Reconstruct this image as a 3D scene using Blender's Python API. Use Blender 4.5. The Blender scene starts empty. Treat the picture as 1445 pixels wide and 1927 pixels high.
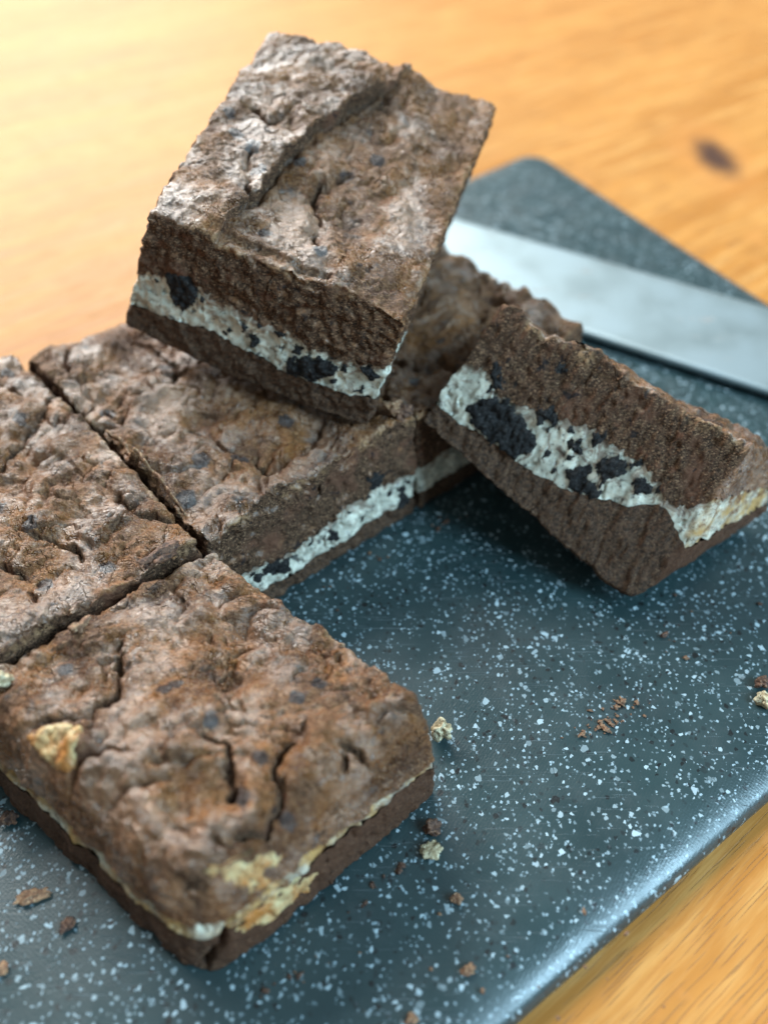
import bpy, bmesh, math
import numpy as np
from mathutils import Vector, Matrix

# ------------------------------------------------------------------ camera, light, exposure
# All lengths below are written in "units" of 7 mm (U metres each); z = 0 is the top of the cutting board.
U = 0.007
sc = bpy.context.scene
COL = sc.collection

cam_data = bpy.data.cameras.new('camera')
cam = bpy.data.objects.new('camera', cam_data)
COL.objects.link(cam)
cam.location = (0, 0, 26 * U)
cam.rotation_euler = (math.radians(90 - 46), 0, 0)
cam_data.sensor_fit = 'VERTICAL'
cam_data.sensor_height = 36
cam_data.sensor_width = 27
cam_data.lens = 28.96
cam_data.clip_start = 0.005
cam_data.clip_end = 50
cam_data.dof.use_dof = True
cam_data.dof.focus_distance = 28.2 * U
cam_data.dof.aperture_fstop = 6.2
sc.camera = cam

world = bpy.data.worlds.new('World')
sc.world = world
world.use_nodes = True
bg = world.node_tree.nodes['Background']
bg.inputs['Color'].default_value = (0.72, 0.90, 0.94, 1)
bg.inputs['Strength'].default_value = 0.32

def area(name, loc, target, sx, sy, power, color):
    d = bpy.data.lights.new(name, 'AREA')
    d.shape = 'RECTANGLE'; d.size = sx; d.size_y = sy; d.energy = power; d.color = color
    o = bpy.data.objects.new(name, d); COL.objects.link(o)
    o.location = loc
    o.rotation_euler = (Vector(target) - Vector(loc)).to_track_quat('-Z', 'Y').to_euler()
    return o
# the big window beyond the far left of the table, and a second, bluer one to the right
area('window_light', (-1.15, 2.05, 1.60), (0, 0.2, 0), 2.1, 1.6, 160, (0.97, 0.985, 0.96))
area('side_window_light', (1.0, -0.38, 0.80), (0.05, 0.10, 0), 0.55, 0.85, 26, (0.48, 0.78, 1.0))

sc.view_settings.view_transform = 'Standard'
sc.view_settings.look = 'None'
sc.view_settings.exposure = 0.32
sc.view_settings.gamma = 1.0
sc.render.engine = 'CYCLES'
sc.cycles.max_bounces = 6

# ------------------------------------------------------------------ numpy noise
_rng = np.random.default_rng(7)
_perm = _rng.permutation(256).astype(np.int64)
_perm = np.concatenate([_perm, _perm, _perm])
_g = _rng.normal(size=(256, 3)); _g /= np.linalg.norm(_g, axis=1)[:, None]
_g = _g.astype(np.float32)
_j = _rng.random((256, 3)).astype(np.float32)

def perlin(P):
    P = np.asarray(P, np.float32)
    i = np.floor(P).astype(np.int64); f = P - i
    u = f * f * f * (f * (f * 6 - 15) + 10)
    i &= 255
    out = np.zeros(len(P), np.float32)
    for dx in (0, 1):
        wx = u[:, 0] if dx else 1 - u[:, 0]
        for dy in (0, 1):
            wy = u[:, 1] if dy else 1 - u[:, 1]
            for dz in (0, 1):
                wz = u[:, 2] if dz else 1 - u[:, 2]
                h = _perm[_perm[_perm[(i[:, 0] + dx) & 255] + ((i[:, 1] + dy) & 255)] + ((i[:, 2] + dz) & 255)]
                g = _g[h]
                d = g[:, 0] * (f[:, 0] - dx) + g[:, 1] * (f[:, 1] - dy) + g[:, 2] * (f[:, 2] - dz)
                out += wx * wy * wz * d
    return out * 1.6

def fbm(P, octs=4, gain=.5):
    o = 0; a = 1.
    P = np.asarray(P, np.float32)
    for k in range(octs):
        o = o + a * perlin(P + 17.3 * k); a *= gain; P = P * 2.03
    return o

def worley(P):
    P = np.asarray(P, np.float32)
    i = np.floor(P).astype(np.int64); f = P - i
    d1 = np.full(len(P), 9., np.float32); d2 = d1.copy()
    for dx in (-1, 0, 1):
        for dy in (-1, 0, 1):
            for dz in (-1, 0, 1):
                h = _perm[_perm[_perm[(i[:, 0] + dx) & 255] + ((i[:, 1] + dy) & 255)] + ((i[:, 2] + dz) & 255)]
                v = _j[h] + np.array([dx, dy, dz], np.float32) - f
                d = (v * v).sum(1)
                lt = d < d1
                d2 = np.where(lt, d1, np.minimum(d2, d)); d1 = np.where(lt, d, d1)
    return np.sqrt(d1), np.sqrt(d2)

def sstep(a, b, x):
    t = np.clip((x - a) / (b - a), 0, 1)
    return t * t * (3 - 2 * t)

# ------------------------------------------------------------------ object helpers
def mesh_obj(name, V, Fq, mat, parent=None, attrs=None, smooth=True, loc=None):
    """V: n x 3 in units (world or local), Fq: m x 4 (or m x 3) indices"""
    me = bpy.data.meshes.new(name)
    V = np.asarray(V, np.float64) * U
    Fq = np.asarray(Fq, np.int32); k = Fq.shape[1]
    me.vertices.add(len(V)); me.vertices.foreach_set('co', V.astype(np.float32).ravel())
    me.loops.add(Fq.size); me.loops.foreach_set('vertex_index', Fq.ravel())
    me.polygons.add(len(Fq))
    me.polygons.foreach_set('loop_start', np.arange(0, Fq.size, k, dtype=np.int32))
    me.polygons.foreach_set('use_smooth', np.full(len(Fq), smooth, bool))
    me.update(calc_edges=True)
    for an, av in (attrs or {}).items():
        at = me.attributes.new(an, 'FLOAT', 'POINT'); at.data.foreach_set('value', np.asarray(av, np.float32))
    if mat: me.materials.append(mat)
    o = bpy.data.objects.new(name, me); COL.objects.link(o)
    if parent: o.parent = parent
    if loc is not None: o.location = [c * U for c in loc]
    return o

def empty(name, loc):
    o = bpy.data.objects.new(name, None); COL.objects.link(o)
    o.location = [c * U for c in loc]; o.empty_display_size = 0.01
    return o

def tag(o, label=None, cat=None, group=None, kind=None):
    if label: o['label'] = label
    if cat: o['category'] = cat
    if group: o['group'] = group
    if kind: o['kind'] = kind
    return o

# ------------------------------------------------------------------ material helpers
class NT:
    def __init__(s, name):
        s.m = bpy.data.materials.new(name); s.m.use_nodes = True
        s.t = s.m.node_tree; s.n = s.t.nodes; s.bsdf = s.n['Principled BSDF']
        tc = s.n.new('ShaderNodeTexCoord'); vm = s.n.new('ShaderNodeVectorMath'); vm.operation = 'SCALE'
        vm.inputs['Scale'].default_value = 1 / U
        s.t.links.new(tc.outputs['Object'], vm.inputs[0]); s.co = vm.outputs[0]
    def set(s, inp, v):
        i = s.bsdf.inputs[inp] if isinstance(inp, str) else inp
        if isinstance(v, bpy.types.NodeSocket): s.t.links.new(v, i)
        elif isinstance(v, tuple) and i.type == 'RGBA': i.default_value = (*v, 1)
        else: i.default_value = v
    def _in(s, sock, v):
        if isinstance(v, bpy.types.NodeSocket): s.t.links.new(v, sock)
        elif isinstance(v, tuple):
            sock.default_value = (*v, 1) if (len(v) == 3 and sock.type == 'RGBA') else v
        else: sock.default_value = v
    def noise(s, scale, detail=3, rough=.55, co=None, dist=0, color=False):
        n = s.n.new('ShaderNodeTexNoise'); n.inputs['Scale'].default_value = scale
        n.inputs['Detail'].default_value = detail; n.inputs['Roughness'].default_value = rough
        n.inputs['Distortion'].default_value = dist
        s.t.links.new(co or s.co, n.inputs['Vector'])
        return n.outputs['Color' if color else 'Fac']
    def voro(s, scale, feature='F1', out='Distance', co=None, rnd=1):
        n = s.n.new('ShaderNodeTexVoronoi'); n.feature = feature; n.inputs['Scale'].default_value = scale
        n.inputs['Randomness'].default_value = rnd
        s.t.links.new(co or s.co, n.inputs['Vector'])
        return n.outputs[out]
    def ramp(s, v, a, b, lo=0., hi=1.):
        n = s.n.new('ShaderNodeMapRange'); n.interpolation_type = 'SMOOTHSTEP'
        s._in(n.inputs['Value'], v)
        for k, x in zip(('From Min', 'From Max', 'To Min', 'To Max'), (a, b, lo, hi)): s._in(n.inputs[k], x)
        return n.outputs[0]
    def math(s, op, a, b=0., c=None):
        n = s.n.new('ShaderNodeMath'); n.operation = op
        s._in(n.inputs[0], a); s._in(n.inputs[1], b)
        if c is not None: s._in(n.inputs[2], c)
        return n.outputs[0]
    def mix(s, f, a, b, mode='MIX'):
        n = s.n.new('ShaderNodeMix'); n.data_type = 'RGBA'; n.blend_type = mode; n.clamp_factor = True
        s._in(n.inputs[0], f); s._in(n.inputs[6], a); s._in(n.inputs[7], b)
        return n.outputs[2]
    def mapping(s, rot=(0, 0, 0), scale=(1, 1, 1), co=None, loc=(0, 0, 0)):
        n = s.n.new('ShaderNodeMapping'); n.inputs['Rotation'].default_value = rot; n.inputs['Scale'].default_value = scale
        n.inputs['Location'].default_value = loc
        s.t.links.new(co or s.co, n.inputs['Vector']); return n.outputs[0]
    def warp(s, amt, scale, co=None):
        co = co or s.co
        c = s.noise(scale, 2, co=co, color=True)
        a = s.n.new('ShaderNodeVectorMath'); a.operation = 'MULTIPLY_ADD'
        s.t.links.new(c, a.inputs[0]); a.inputs[1].default_value = (amt,) * 3; s.t.links.new(co, a.inputs[2])
        return a.outputs[0]
    def attr(s, name):
        n = s.n.new('ShaderNodeAttribute'); n.attribute_name = name; return n.outputs['Fac']
    def bump(s, h, dist, strength=1., normal=None):
        n = s.n.new('ShaderNodeBump'); n.inputs['Distance'].default_value = dist * U
        s._in(n.inputs['Strength'], strength); s._in(n.inputs['Height'], h)
        if normal is not None: s.t.links.new(normal, n.inputs['Normal'])
        return n.outputs[0]

def mat_cake():
    """chocolate cake: baked skin where attribute skin = 1, open crumb where it is 0"""
    t = NT('chocolate_cake')
    skin = t.attr('skin'); blot = t.attr('blotch'); toast = t.attr('toast')
    # crumb
    g1 = t.noise(9, 4, .75); g2 = t.noise(1, 3, .7, co=t.mapping(rot=(0, .3, .2), scale=(9, 14, 22))); big = t.noise(.55, 3)
    crumb = t.mix(t.ramp(g1, .36, .66), (.019, .010, .006), (.125, .064, .036))
    crumb = t.mix(t.ramp(g2, .54, .66), crumb, (.36, .21, .12))
    crumb = t.mix(t.ramp(big, .5, .72), crumb, (.15, .068, .04), 'MIX')
    red = t.ramp(t.noise(1.5, 4, .6), .6, .72)
    crumb = t.mix(t.math('MULTIPLY', red, .6), crumb, (.15, .06, .033))
    dk = t.ramp(t.noise(2.2, 2, .5, dist=.4), .64, .70)
    crumb = t.mix(t.math('MULTIPLY', dk, .8), crumb, (.013, .012, .014))
    # skin
    s1 = t.noise(.42, 4, .6); s2 = t.noise(3.2, 5, .65); s3 = t.noise(13, 3, .75)
    sk = t.mix(t.ramp(s1, .32, .68), (.085, .030, .010), (.29, .110, .028))
    sk = t.mix(t.math('MULTIPLY', t.ramp(s2, .45, .8), .7), sk, (.36, .18, .08))
    sk = t.mix(t.math('MULTIPLY', t.ramp(s3, .5, .72), .55), sk, (.52, .32, .17))
    sk = t.mix(t.math('MULTIPLY', t.ramp(s3, .5, .3), .75), sk, (.045, .02, .012))
    bl = t.ramp(t.noise(.95, 4, .65, dist=.6), .60, .70)
    bl2 = t.math('MAXIMUM', t.math('MULTIPLY', bl, .75), t.ramp(t.math('ADD', blot, t.math('MULTIPLY', t.math('SUBTRACT', s2, .5), 1.2)), .35, .6))
    sk = t.mix(t.math('MULTIPLY', bl2, .8), sk, (.022, .021, .025))
    col = t.mix(skin, crumb, sk)
    col = t.mix(t.math('MULTIPLY', t.math('MULTIPLY', t.attr('lip'), .8), t.math('MULTIPLY', t.ramp(t.noise(6, 3, .7), .42, .58), t.ramp(t.noise(.8, 2), .45, .6))), col, (.42, .25, .13))
    tc = t.mix(t.ramp(t.noise(1.1, 4, .6), .42, .6), (.62, .52, .3), (.42, .17, .035))
    tc = t.mix(t.math('MULTIPLY', t.ramp(t.noise(4, 3), .55, .7), .5), tc, (.25, .09, .03))
    col = t.mix(toast, col, tc)
    t.set('Base Color', col)
    rs = t.ramp(t.noise(.5, 3), .42, .58, .20, .55)
    t.set('Roughness', t.math('ADD', t.math('MULTIPLY', skin, t.math('SUBTRACT', rs, .8)), .8))
    t.set('Specular IOR Level', t.math('ADD', t.math('MULTIPLY', skin, .25), .2))
    # wrinkled skin relief: stretched fine noise, and open grain on the cut sides
    wco = t.warp(.9, .8)
    wr = t.noise(1, 5, .62, co=t.mapping(rot=(0, 0, .5), scale=(2.4, 7.5, 5), co=wco))
    ck = t.ramp(t.voro(1.5, 'DISTANCE_TO_EDGE', co=t.warp(.9, 2.2)), .0, .05, 1, 0)
    ck = t.math('MULTIPLY', ck, t.ramp(t.noise(.9, 2), .46, .56))
    h = t.math('ADD', t.math('MULTIPLY', wr, 1.0), t.math('MULTIPLY', s3, .45))
    h = t.math('SUBTRACT', h, t.math('MULTIPLY', ck, 1.0))
    n1 = t.bump(h, .22, t.math('MULTIPLY', skin, .95))
    hc = t.math('ADD', t.math('MULTIPLY', g1, .8), t.math('MULTIPLY', g2, .6))
    n2 = t.bump(hc, .11, t.math('SUBTRACT', 1., skin), n1)
    t.set('Normal', n2)
    # the dry, papery parts of the crust shine; the rest is dull
    paper = t.ramp(t.math('ADD', t.noise(.38, 3, .6), t.math('MULTIPLY', t.math('SUBTRACT', s2, .5), .35)), .43, .60)
    t.set('Coat Weight', t.math('MULTIPLY', t.math('MULTIPLY', skin, paper), .9))
    t.set('Coat Roughness', .33); t.set('Coat IOR', 2.0); t.set('Coat Normal', t.bump(h, .13, t.math('MULTIPLY', skin, .9)))
    return t.m

def mat_base():
    t = NT('dark_cookie_base')
    g1 = t.noise(8, 4, .7); g2 = t.noise(18, 3, .7)
    c = t.mix(t.ramp(g1, .35, .68), (.022, .011, .006), (.105, .052, .027))
    c = t.mix(t.math('MULTIPLY', t.ramp(g2, .57, .7), .8), c, (.32, .20, .125))
    c = t.mix(t.math('MULTIPLY', t.attr('skin'), .55), c, (.075, .028, .012))
    t.set('Base Color', c); t.set('Roughness', .75); t.set('Specular IOR Level', .3)
    t.set('Normal', t.bump(t.math('ADD', g1, t.math('MULTIPLY', g2, .5)), .07, .8))
    return t.m

def mat_cream():
    t = NT('cream_filling')
    b = t.noise(1.3, 4, .6)
    c = t.mix(t.ramp(b, .35, .7), (.38, .36, .29), (.70, .66, .54))
    dust = t.ramp(t.noise(4.2, 5, .75, dist=.3), .57, .64)
    c = t.mix(t.math('MULTIPLY', dust, .8), c, (.055, .05, .048))
    dk = t.ramp(t.noise(1.5, 6, .75, dist=.8), .565, .63)
    c = t.mix(t.math('MULTIPLY', dk, .9), c, (.02, .02, .022))
    sm = t.ramp(t.math('ADD', t.noise(1.6, 6, .75, dist=1.), t.math('MULTIPLY', t.attr('edge'), .18)), .54, .63)
    c = t.mix(t.math('MULTIPLY', sm, .7), c, (.15, .085, .055))
    sk = t.math('MULTIPLY', t.attr('skin'), t.ramp(t.noise(.9, 4), .38, .62))
    c = t.mix(sk, c, (.42, .25, .09))
    c = t.mix(t.math('MULTIPLY', t.attr('skin'), t.ramp(t.noise(1.4, 5, .7), .48, .62)), c, (.16, .075, .03))
    t.set('Base Color', c)
    t.set('Roughness', t.ramp(b, .3, .7, .32, .6))
    t.set('Subsurface Weight', .12); t.set('Subsurface Scale', .0015); 
    t.bsdf.inputs['Subsurface Radius'].default_value = (1., .8, .5)
    t.set('Normal', t.bump(t.math('ADD', t.noise(3.2, 4, .65), t.math('MULTIPLY', t.noise(12, 2), .15)), .06, .6))
    return t.m

def mat_cookie():
    t = NT('black_cookie')
    g = t.noise(9, 4, .7)
    c = t.mix(t.ramp(g, .4, .72), (.008, .007, .007), (.045, .042, .042))
    c = t.mix(t.math('MULTIPLY', t.ramp(t.noise(15, 2), .67, .74), .6), c, (.22, .21, .18))
    t.set('Base Color', c); t.set('Roughness', .7); t.set('Specular IOR Level', .25)
    t.set('Normal', t.bump(g, .14, 1.))
    return t.m

def mat_toast():
    t = NT('toasted_cream')
    c = t.mix(t.ramp(t.noise(.9, 5, .65, dist=.3), .36, .62), (.58, .47, .25), (.40, .16, .035))
    c = t.mix(t.math('MULTIPLY', t.ramp(t.noise(2.4, 5, .7), .50, .72), .8), c, (.19, .065, .02))
    t.set('Base Color', c); t.set('Roughness', .42)
    t.set('Normal', t.bump(t.noise(3.5, 4, .65), .15, .8))
    return t.m

def mat_crumb(name, a, b, c3):
    t = NT(name)
    c = t.mix(t.ramp(t.noise(5, 3, .7), .4, .62), a, b)
    c = t.mix(t.ramp(t.noise(12, 2), .58, .7), c, c3)
    t.set('Base Color', c); t.set('Roughness', .7)
    t.set('Normal', t.bump(t.noise(9, 3, .7), .08, .8))
    return t.m
FEAT = {
    'A_lo': [(0.012, 0.214), (0.19, 0.245), (0.305, 0.216), (0.526, 0.197), (0.656, 0.188), (0.778, 0.225), (0.883, 0.216), (0.975, 0.288)],
    'A_hi': [(0.022, 0.573), (0.144, 0.658), (0.236, 0.613), (0.379, 0.672), (0.515, 0.607), (0.665, 0.58), (0.811, 0.576), (0.909, 0.6), (0.998, 0.615)],
    'A_topedge': [(0.018, 1.014), (0.205, 1.042), (0.357, 0.998), (0.502, 0.993), (0.671, 0.965), (0.837, 0.936), (0.895, 1.081), (1.007, 1.004)],
    'A_ck': [[(0.108, 0.592), (0.22, 0.656), (0.256, 0.485), (0.211, 0.357), (0.143, 0.429)], [(0.642, 0.294), (0.692, 0.387), (0.747, 0.447), (0.827, 0.417), (0.814, 0.29), (0.758, 0.215), (0.669, 0.217)], [(0.903, 0.479), (0.952, 0.519), (0.976, 0.453), (0.946, 0.376)], [(0.484, 0.393), (0.521, 0.43), (0.53, 0.336), (0.498, 0.315)], [(0.651, 0.427), (0.679, 0.454), (0.681, 0.395), (0.655, 0.38)]],
    'A_cr': [[(0.521, 0.819), (0.459, 0.694), (0.396, 0.583), (0.355, 0.478), (0.336, 0.333), (0.325, 0.225), (0.307, 0.154)], [(0.226, 0.338), (0.262, 0.248), (0.307, 0.154)], [(0.502, 0.367), (0.518, 0.272), (0.556, 0.227), (0.567, 0.161), (0.589, 0.124)], [(0.312, 0.043), (0.441, 0.037), (0.57, 0.026), (0.673, 0.027)], [(0.478, 0.929), (0.57, 0.809), (0.542, 0.766)], [(0.746, 0.946), (0.804, 0.816), (0.808, 0.773)], [(0.551, 0.428), (0.577, 0.466)], [(0.113, 0.575), (0.202, 0.525), (0.273, 0.587), (0.315, 0.518)]],
    'A_blot': [(0.128, 0.404), (0.215, 0.36), (0.276, 0.28), (0.573, 0.45), (0.65, 0.551), (0.386, 0.409), (0.412, 0.093), (0.62, 0.092), (0.058, 0.504), (0.026, 1.002)],
    'D_lo': [(0.184, 0.125), (0.276, 0.132), (0.453, 0.142), (0.684, 0.204), (0.925, 0.178), (1.199, 0.194)],
    'D_hi': [(0.072, 0.532), (0.17, 0.538), (0.368, 0.499), (0.531, 0.549), (0.59, 0.646), (0.756, 0.618), (0.99, 0.434), (1.181, 0.368)],
    'D_ck': [[(0.208, 0.414), (0.27, 0.386), (0.324, 0.311), (0.293, 0.182), (0.198, 0.29)], [(0.729, 0.65), (0.786, 0.652), (0.836, 0.571), (0.81, 0.497), (0.753, 0.524)], [(0.891, 0.383), (0.934, 0.369), (0.95, 0.148), (0.9, 0.147)], [(0.526, 0.35), (0.573, 0.288), (0.563, 0.209), (0.521, 0.265)]],
    'D_cr': [[(0.712, 0.154), (0.648, 0.118), (0.56, 0.07), (0.494, 0.08), (0.389, 0.087), (0.33, 0.056), (0.281, 0.022)], [(0.351, 1.05), (0.278, 0.974), (0.164, 0.927), (0.085, 0.831), (0.057, 0.773)], [(0.477, 0.624), (0.4, 0.584), (0.305, 0.579), (0.249, 0.588)], [(0.162, 0.559), (0.094, 0.507), (0.013, 0.524)], [(0.288, 0.367), (0.325, 0.302), (0.319, 0.221), (0.397, 0.083)], [(0.525, 0.991), (0.429, 0.813), (0.47, 0.646), (0.463, 0.581)]],
    'D_blot': [(0.434, 0.666), (0.079, 0.576), (0.324, 0.178), (0.578, 0.201), (0.199, 0.222), (0.059, 0.149)],
    'E_cr': [[(0.993, 0.697), (0.905, 0.642), (0.819, 0.634), (0.703, 0.564), (0.646, 0.543)], [(0.84, 0.831), (0.892, 0.77)], [(0.552, 0.286), (0.625, 0.223), (0.661, 0.138)], [(0.896, 0.3), (0.886, 0.187), (0.96, 0.101)], [(0.444, 0.24), (0.471, 0.143), (0.459, 0.073)]],
    'E_blot': [(0.921, 0.914), (0.592, 0.286), (0.817, 0.664), (0.512, 0.121), (0.706, 0.071), (0.539, 0.384)],
    'C_cr': [[(0.815, 0.698), (0.946, 0.726), (1.114, 0.722), (1.102, 0.632)], [(0.718, 0.545), (0.796, 0.466), (0.893, 0.347), (0.987, 0.254)], [(1.205, 0.429), (1.133, 0.255)]],
    'C_blot': [(0.433, 0.261), (0.14, 0.136), (0.322, 0.088), (0.916, 0.573)],
    'F_cr': [[(0.258, 1.047), (0.2, 0.938), (0.11, 0.837)], [(0.47, 0.831), (0.422, 0.746), (0.342, 0.665), (0.212, 0.649), (0.148, 0.676), (0.072, 0.722)], [(0.583, 0.203), (0.503, 0.168), (0.426, 0.085), (0.322, 0.045), (0.271, 0.055), (0.252, 0.094)], [(0.685, 0.101), (0.731, 0.02), (0.816, -0.028), (0.897, -0.031)], [(0.662, 0.081), (0.611, -0.003)], [(0.15, 0.23), (0.154, 0.134), (0.205, 0.067)], [(0.076, 0.513), (0.155, 0.496), (0.24, 0.371)], [(0.598, 0.472), (0.714, 0.431)], [(0.345, -0.01), (0.265, -0.073), (0.234, -0.11)], [(0.395, 0.367), (0.424, 0.289), (0.304, 0.166)]],
    'F_blot': [(0.48, 0.575), (0.453, 0.384), (0.463, 0.202), (0.331, 0.143), (0.803, 0.293), (0.707, 0.29), (0.442, 0.579), (0.339, 0.161), (0.397, 0.038), (0.289, 0.861)],
    'F_toast': [[(0.0, 0.722), (0.082, 0.687), (0.147, 0.65), (0.19, 0.621), (0.136, 0.565), (0.071, 0.53), (-0.001, 0.53), (-0.021, 0.597)], [(0.104, 0.024), (0.198, -0.015), (0.302, -0.04), (0.26, -0.069), (0.194, -0.075), (0.168, -0.135), (0.118, -0.091), (0.1, -0.035)]],
    'F_side': [[(0.09, 1.013), (0.172, 0.942), (0.306, 0.82), (0.331, 0.658), (0.268, 0.655), (0.292, 0.476), (0.194, 0.596), (0.145, 0.805)], [(0.247, 0.413), (0.342, 0.402), (0.458, 0.285), (0.409, 0.149), (0.301, 0.19), (0.197, 0.218), (0.121, 0.33), (0.185, 0.412)]],
    'B_lo': [(0.009, 0.117), (0.127, 0.164), (0.258, 0.205), (0.39, 0.203), (0.546, 0.255), (0.671, 0.339), (0.768, 0.401), (0.857, 0.569), (1.012, 0.553)],
    'B_hi': [(0.096, 0.618), (0.205, 0.475), (0.298, 0.533), (0.411, 0.591), (0.543, 0.648), (0.653, 0.642), (0.797, 0.656), (0.836, 0.624), (0.99, 0.689)],
    'B_ck': [[(0.111, 0.277), (0.124, 0.408), (0.176, 0.458), (0.238, 0.498), (0.306, 0.42), (0.361, 0.429), (0.382, 0.314), (0.351, 0.211), (0.237, 0.196), (0.158, 0.212)], [(0.301, 0.557), (0.36, 0.609), (0.404, 0.582), (0.393, 0.522), (0.34, 0.483)], [(0.518, 0.334), (0.55, 0.413), (0.605, 0.387), (0.663, 0.384), (0.658, 0.316), (0.584, 0.274)], [(0.516, 0.617), (0.54, 0.644), (0.564, 0.608), (0.541, 0.567)], [(0.597, 0.543), (0.639, 0.598), (0.68, 0.537), (0.66, 0.445), (0.607, 0.437)], [(0.731, 0.51), (0.759, 0.572), (0.792, 0.55), (0.763, 0.476)], [(0.081, 0.643), (0.128, 0.658), (0.18, 0.53), (0.139, 0.497)], [(0.481, 0.5), (0.498, 0.54), (0.52, 0.497), (0.501, 0.467)], [(0.261, 0.817), (0.292, 0.851), (0.323, 0.825), (0.3, 0.771)], [(0.294, 1.051), (0.325, 1.081), (0.345, 1.043), (0.318, 1.013)]],
    'B_hole': [(0.813, 0.903), (0.856, 0.895)],
}
HEX = {
    'A': [[[-10.67, 29.24, 7.0], [-0.63, 24.54, 5.45], [-7.11, 41.97, 9.21], [3.61, 39.53, 6.97]], [[-8.6, 28.85, 11.92], [0.82, 25.2, 9.77], [-5.2, 40.8, 14.33], [5.14, 38.81, 12.14]]],
    'B': [[[1.54, 25.47, 4.89], [9.91, 19.32, 0.4], [5.6, 30.5, 4.0], [15.8, 23.9, 0.0]], [[4.45, 27.73, 8.61], [13.49, 22.27, 6.29], [5.95, 32.4, 4.9], [17.1, 25.6, 2.7]]],
    'C': [[[1.52, 25.34, 0.0], [9.28, 31.97, 0.0], [-7.24, 35.31, 0.0], [1.18, 41.19, 0.0]], [[1.34, 25.56, 5.0], [9.1, 32.19, 5.0], [-7.24, 35.31, 5.0], [1.18, 41.19, 5.0]]],
    'D': [[[-5.97, 18.93, 0.0], [1.44, 25.27, 0.0], [-15.92, 30.25, 0.0], [-8.51, 36.59, 0.0]], [[-6.15, 19.15, 5.0], [1.26, 25.49, 5.0], [-15.92, 30.25, 5.0], [-8.51, 36.59, 5.0]]],
    'E': [[[-13.83, 12.58, 0.0], [-6.38, 18.95, 0.0], [-23.66, 23.76, 0.0], [-16.48, 30.43, 0.0]], [[-13.83, 12.58, 5.0], [-6.38, 18.95, 5.0], [-23.66, 23.76, 5.0], [-16.48, 30.43, 5.0]]],
    'F': [[[-5.0, 6.35, 0.0], [1.75, 12.1, 0.0], [-12.9, 12.4, 0.0], [-5.85, 18.5, 0.0]], [[-4.75, 7.15, 4.9], [1.5, 12.5, 4.9], [-12.75, 13.3, 4.9], [-5.85, 18.6, 4.9]]],
}
M_CAKE, M_BASE, M_CREAM, M_COOKIE, M_TOAST = mat_cake(), mat_base(), mat_cream(), mat_cookie(), mat_toast()

# ------------------------------------------------------------------ a slice of brownie
def poly_dist(P, pts):
    """distance and signed side from 2-D points P to a polyline"""
    best = np.full(len(P), 1e9); side = np.zeros(len(P))
    for p, q in zip(pts[:-1], pts[1:]):
        p = np.array(p); q = np.array(q); d = q - p; L2 = max(d @ d, 1e-9)
        t = np.clip(((P - p) @ d) / L2, 0, 1)
        r = P - (p + t[:, None] * d); dd = np.sqrt((r * r).sum(1))
        cr = d[0] * (P[:, 1] - p[1]) - d[1] * (P[:, 0] - p[0])
        m = dd < best
        best = np.where(m, dd, best); side = np.where(m, np.sign(cr), side)
    return best, side

def inside_dist(P, poly):
    """positive inside the polygon, negative outside"""
    d, _ = poly_dist(P, list(poly) + [poly[0]])
    ins = np.zeros(len(P), bool)
    n = len(poly)
    for i in range(n):
        (x1, y1), (x2, y2) = poly[i], poly[(i + 1) % n]
        c = (y1 > P[:, 1]) != (y2 > P[:, 1])
        with np.errstate(divide='ignore', invalid='ignore'):
            xi = (x2 - x1) * (P[:, 1] - y1) / (y2 - y1) + x1
        ins ^= c & (P[:, 0] < xi)
    return np.where(ins, d, -d)

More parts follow.
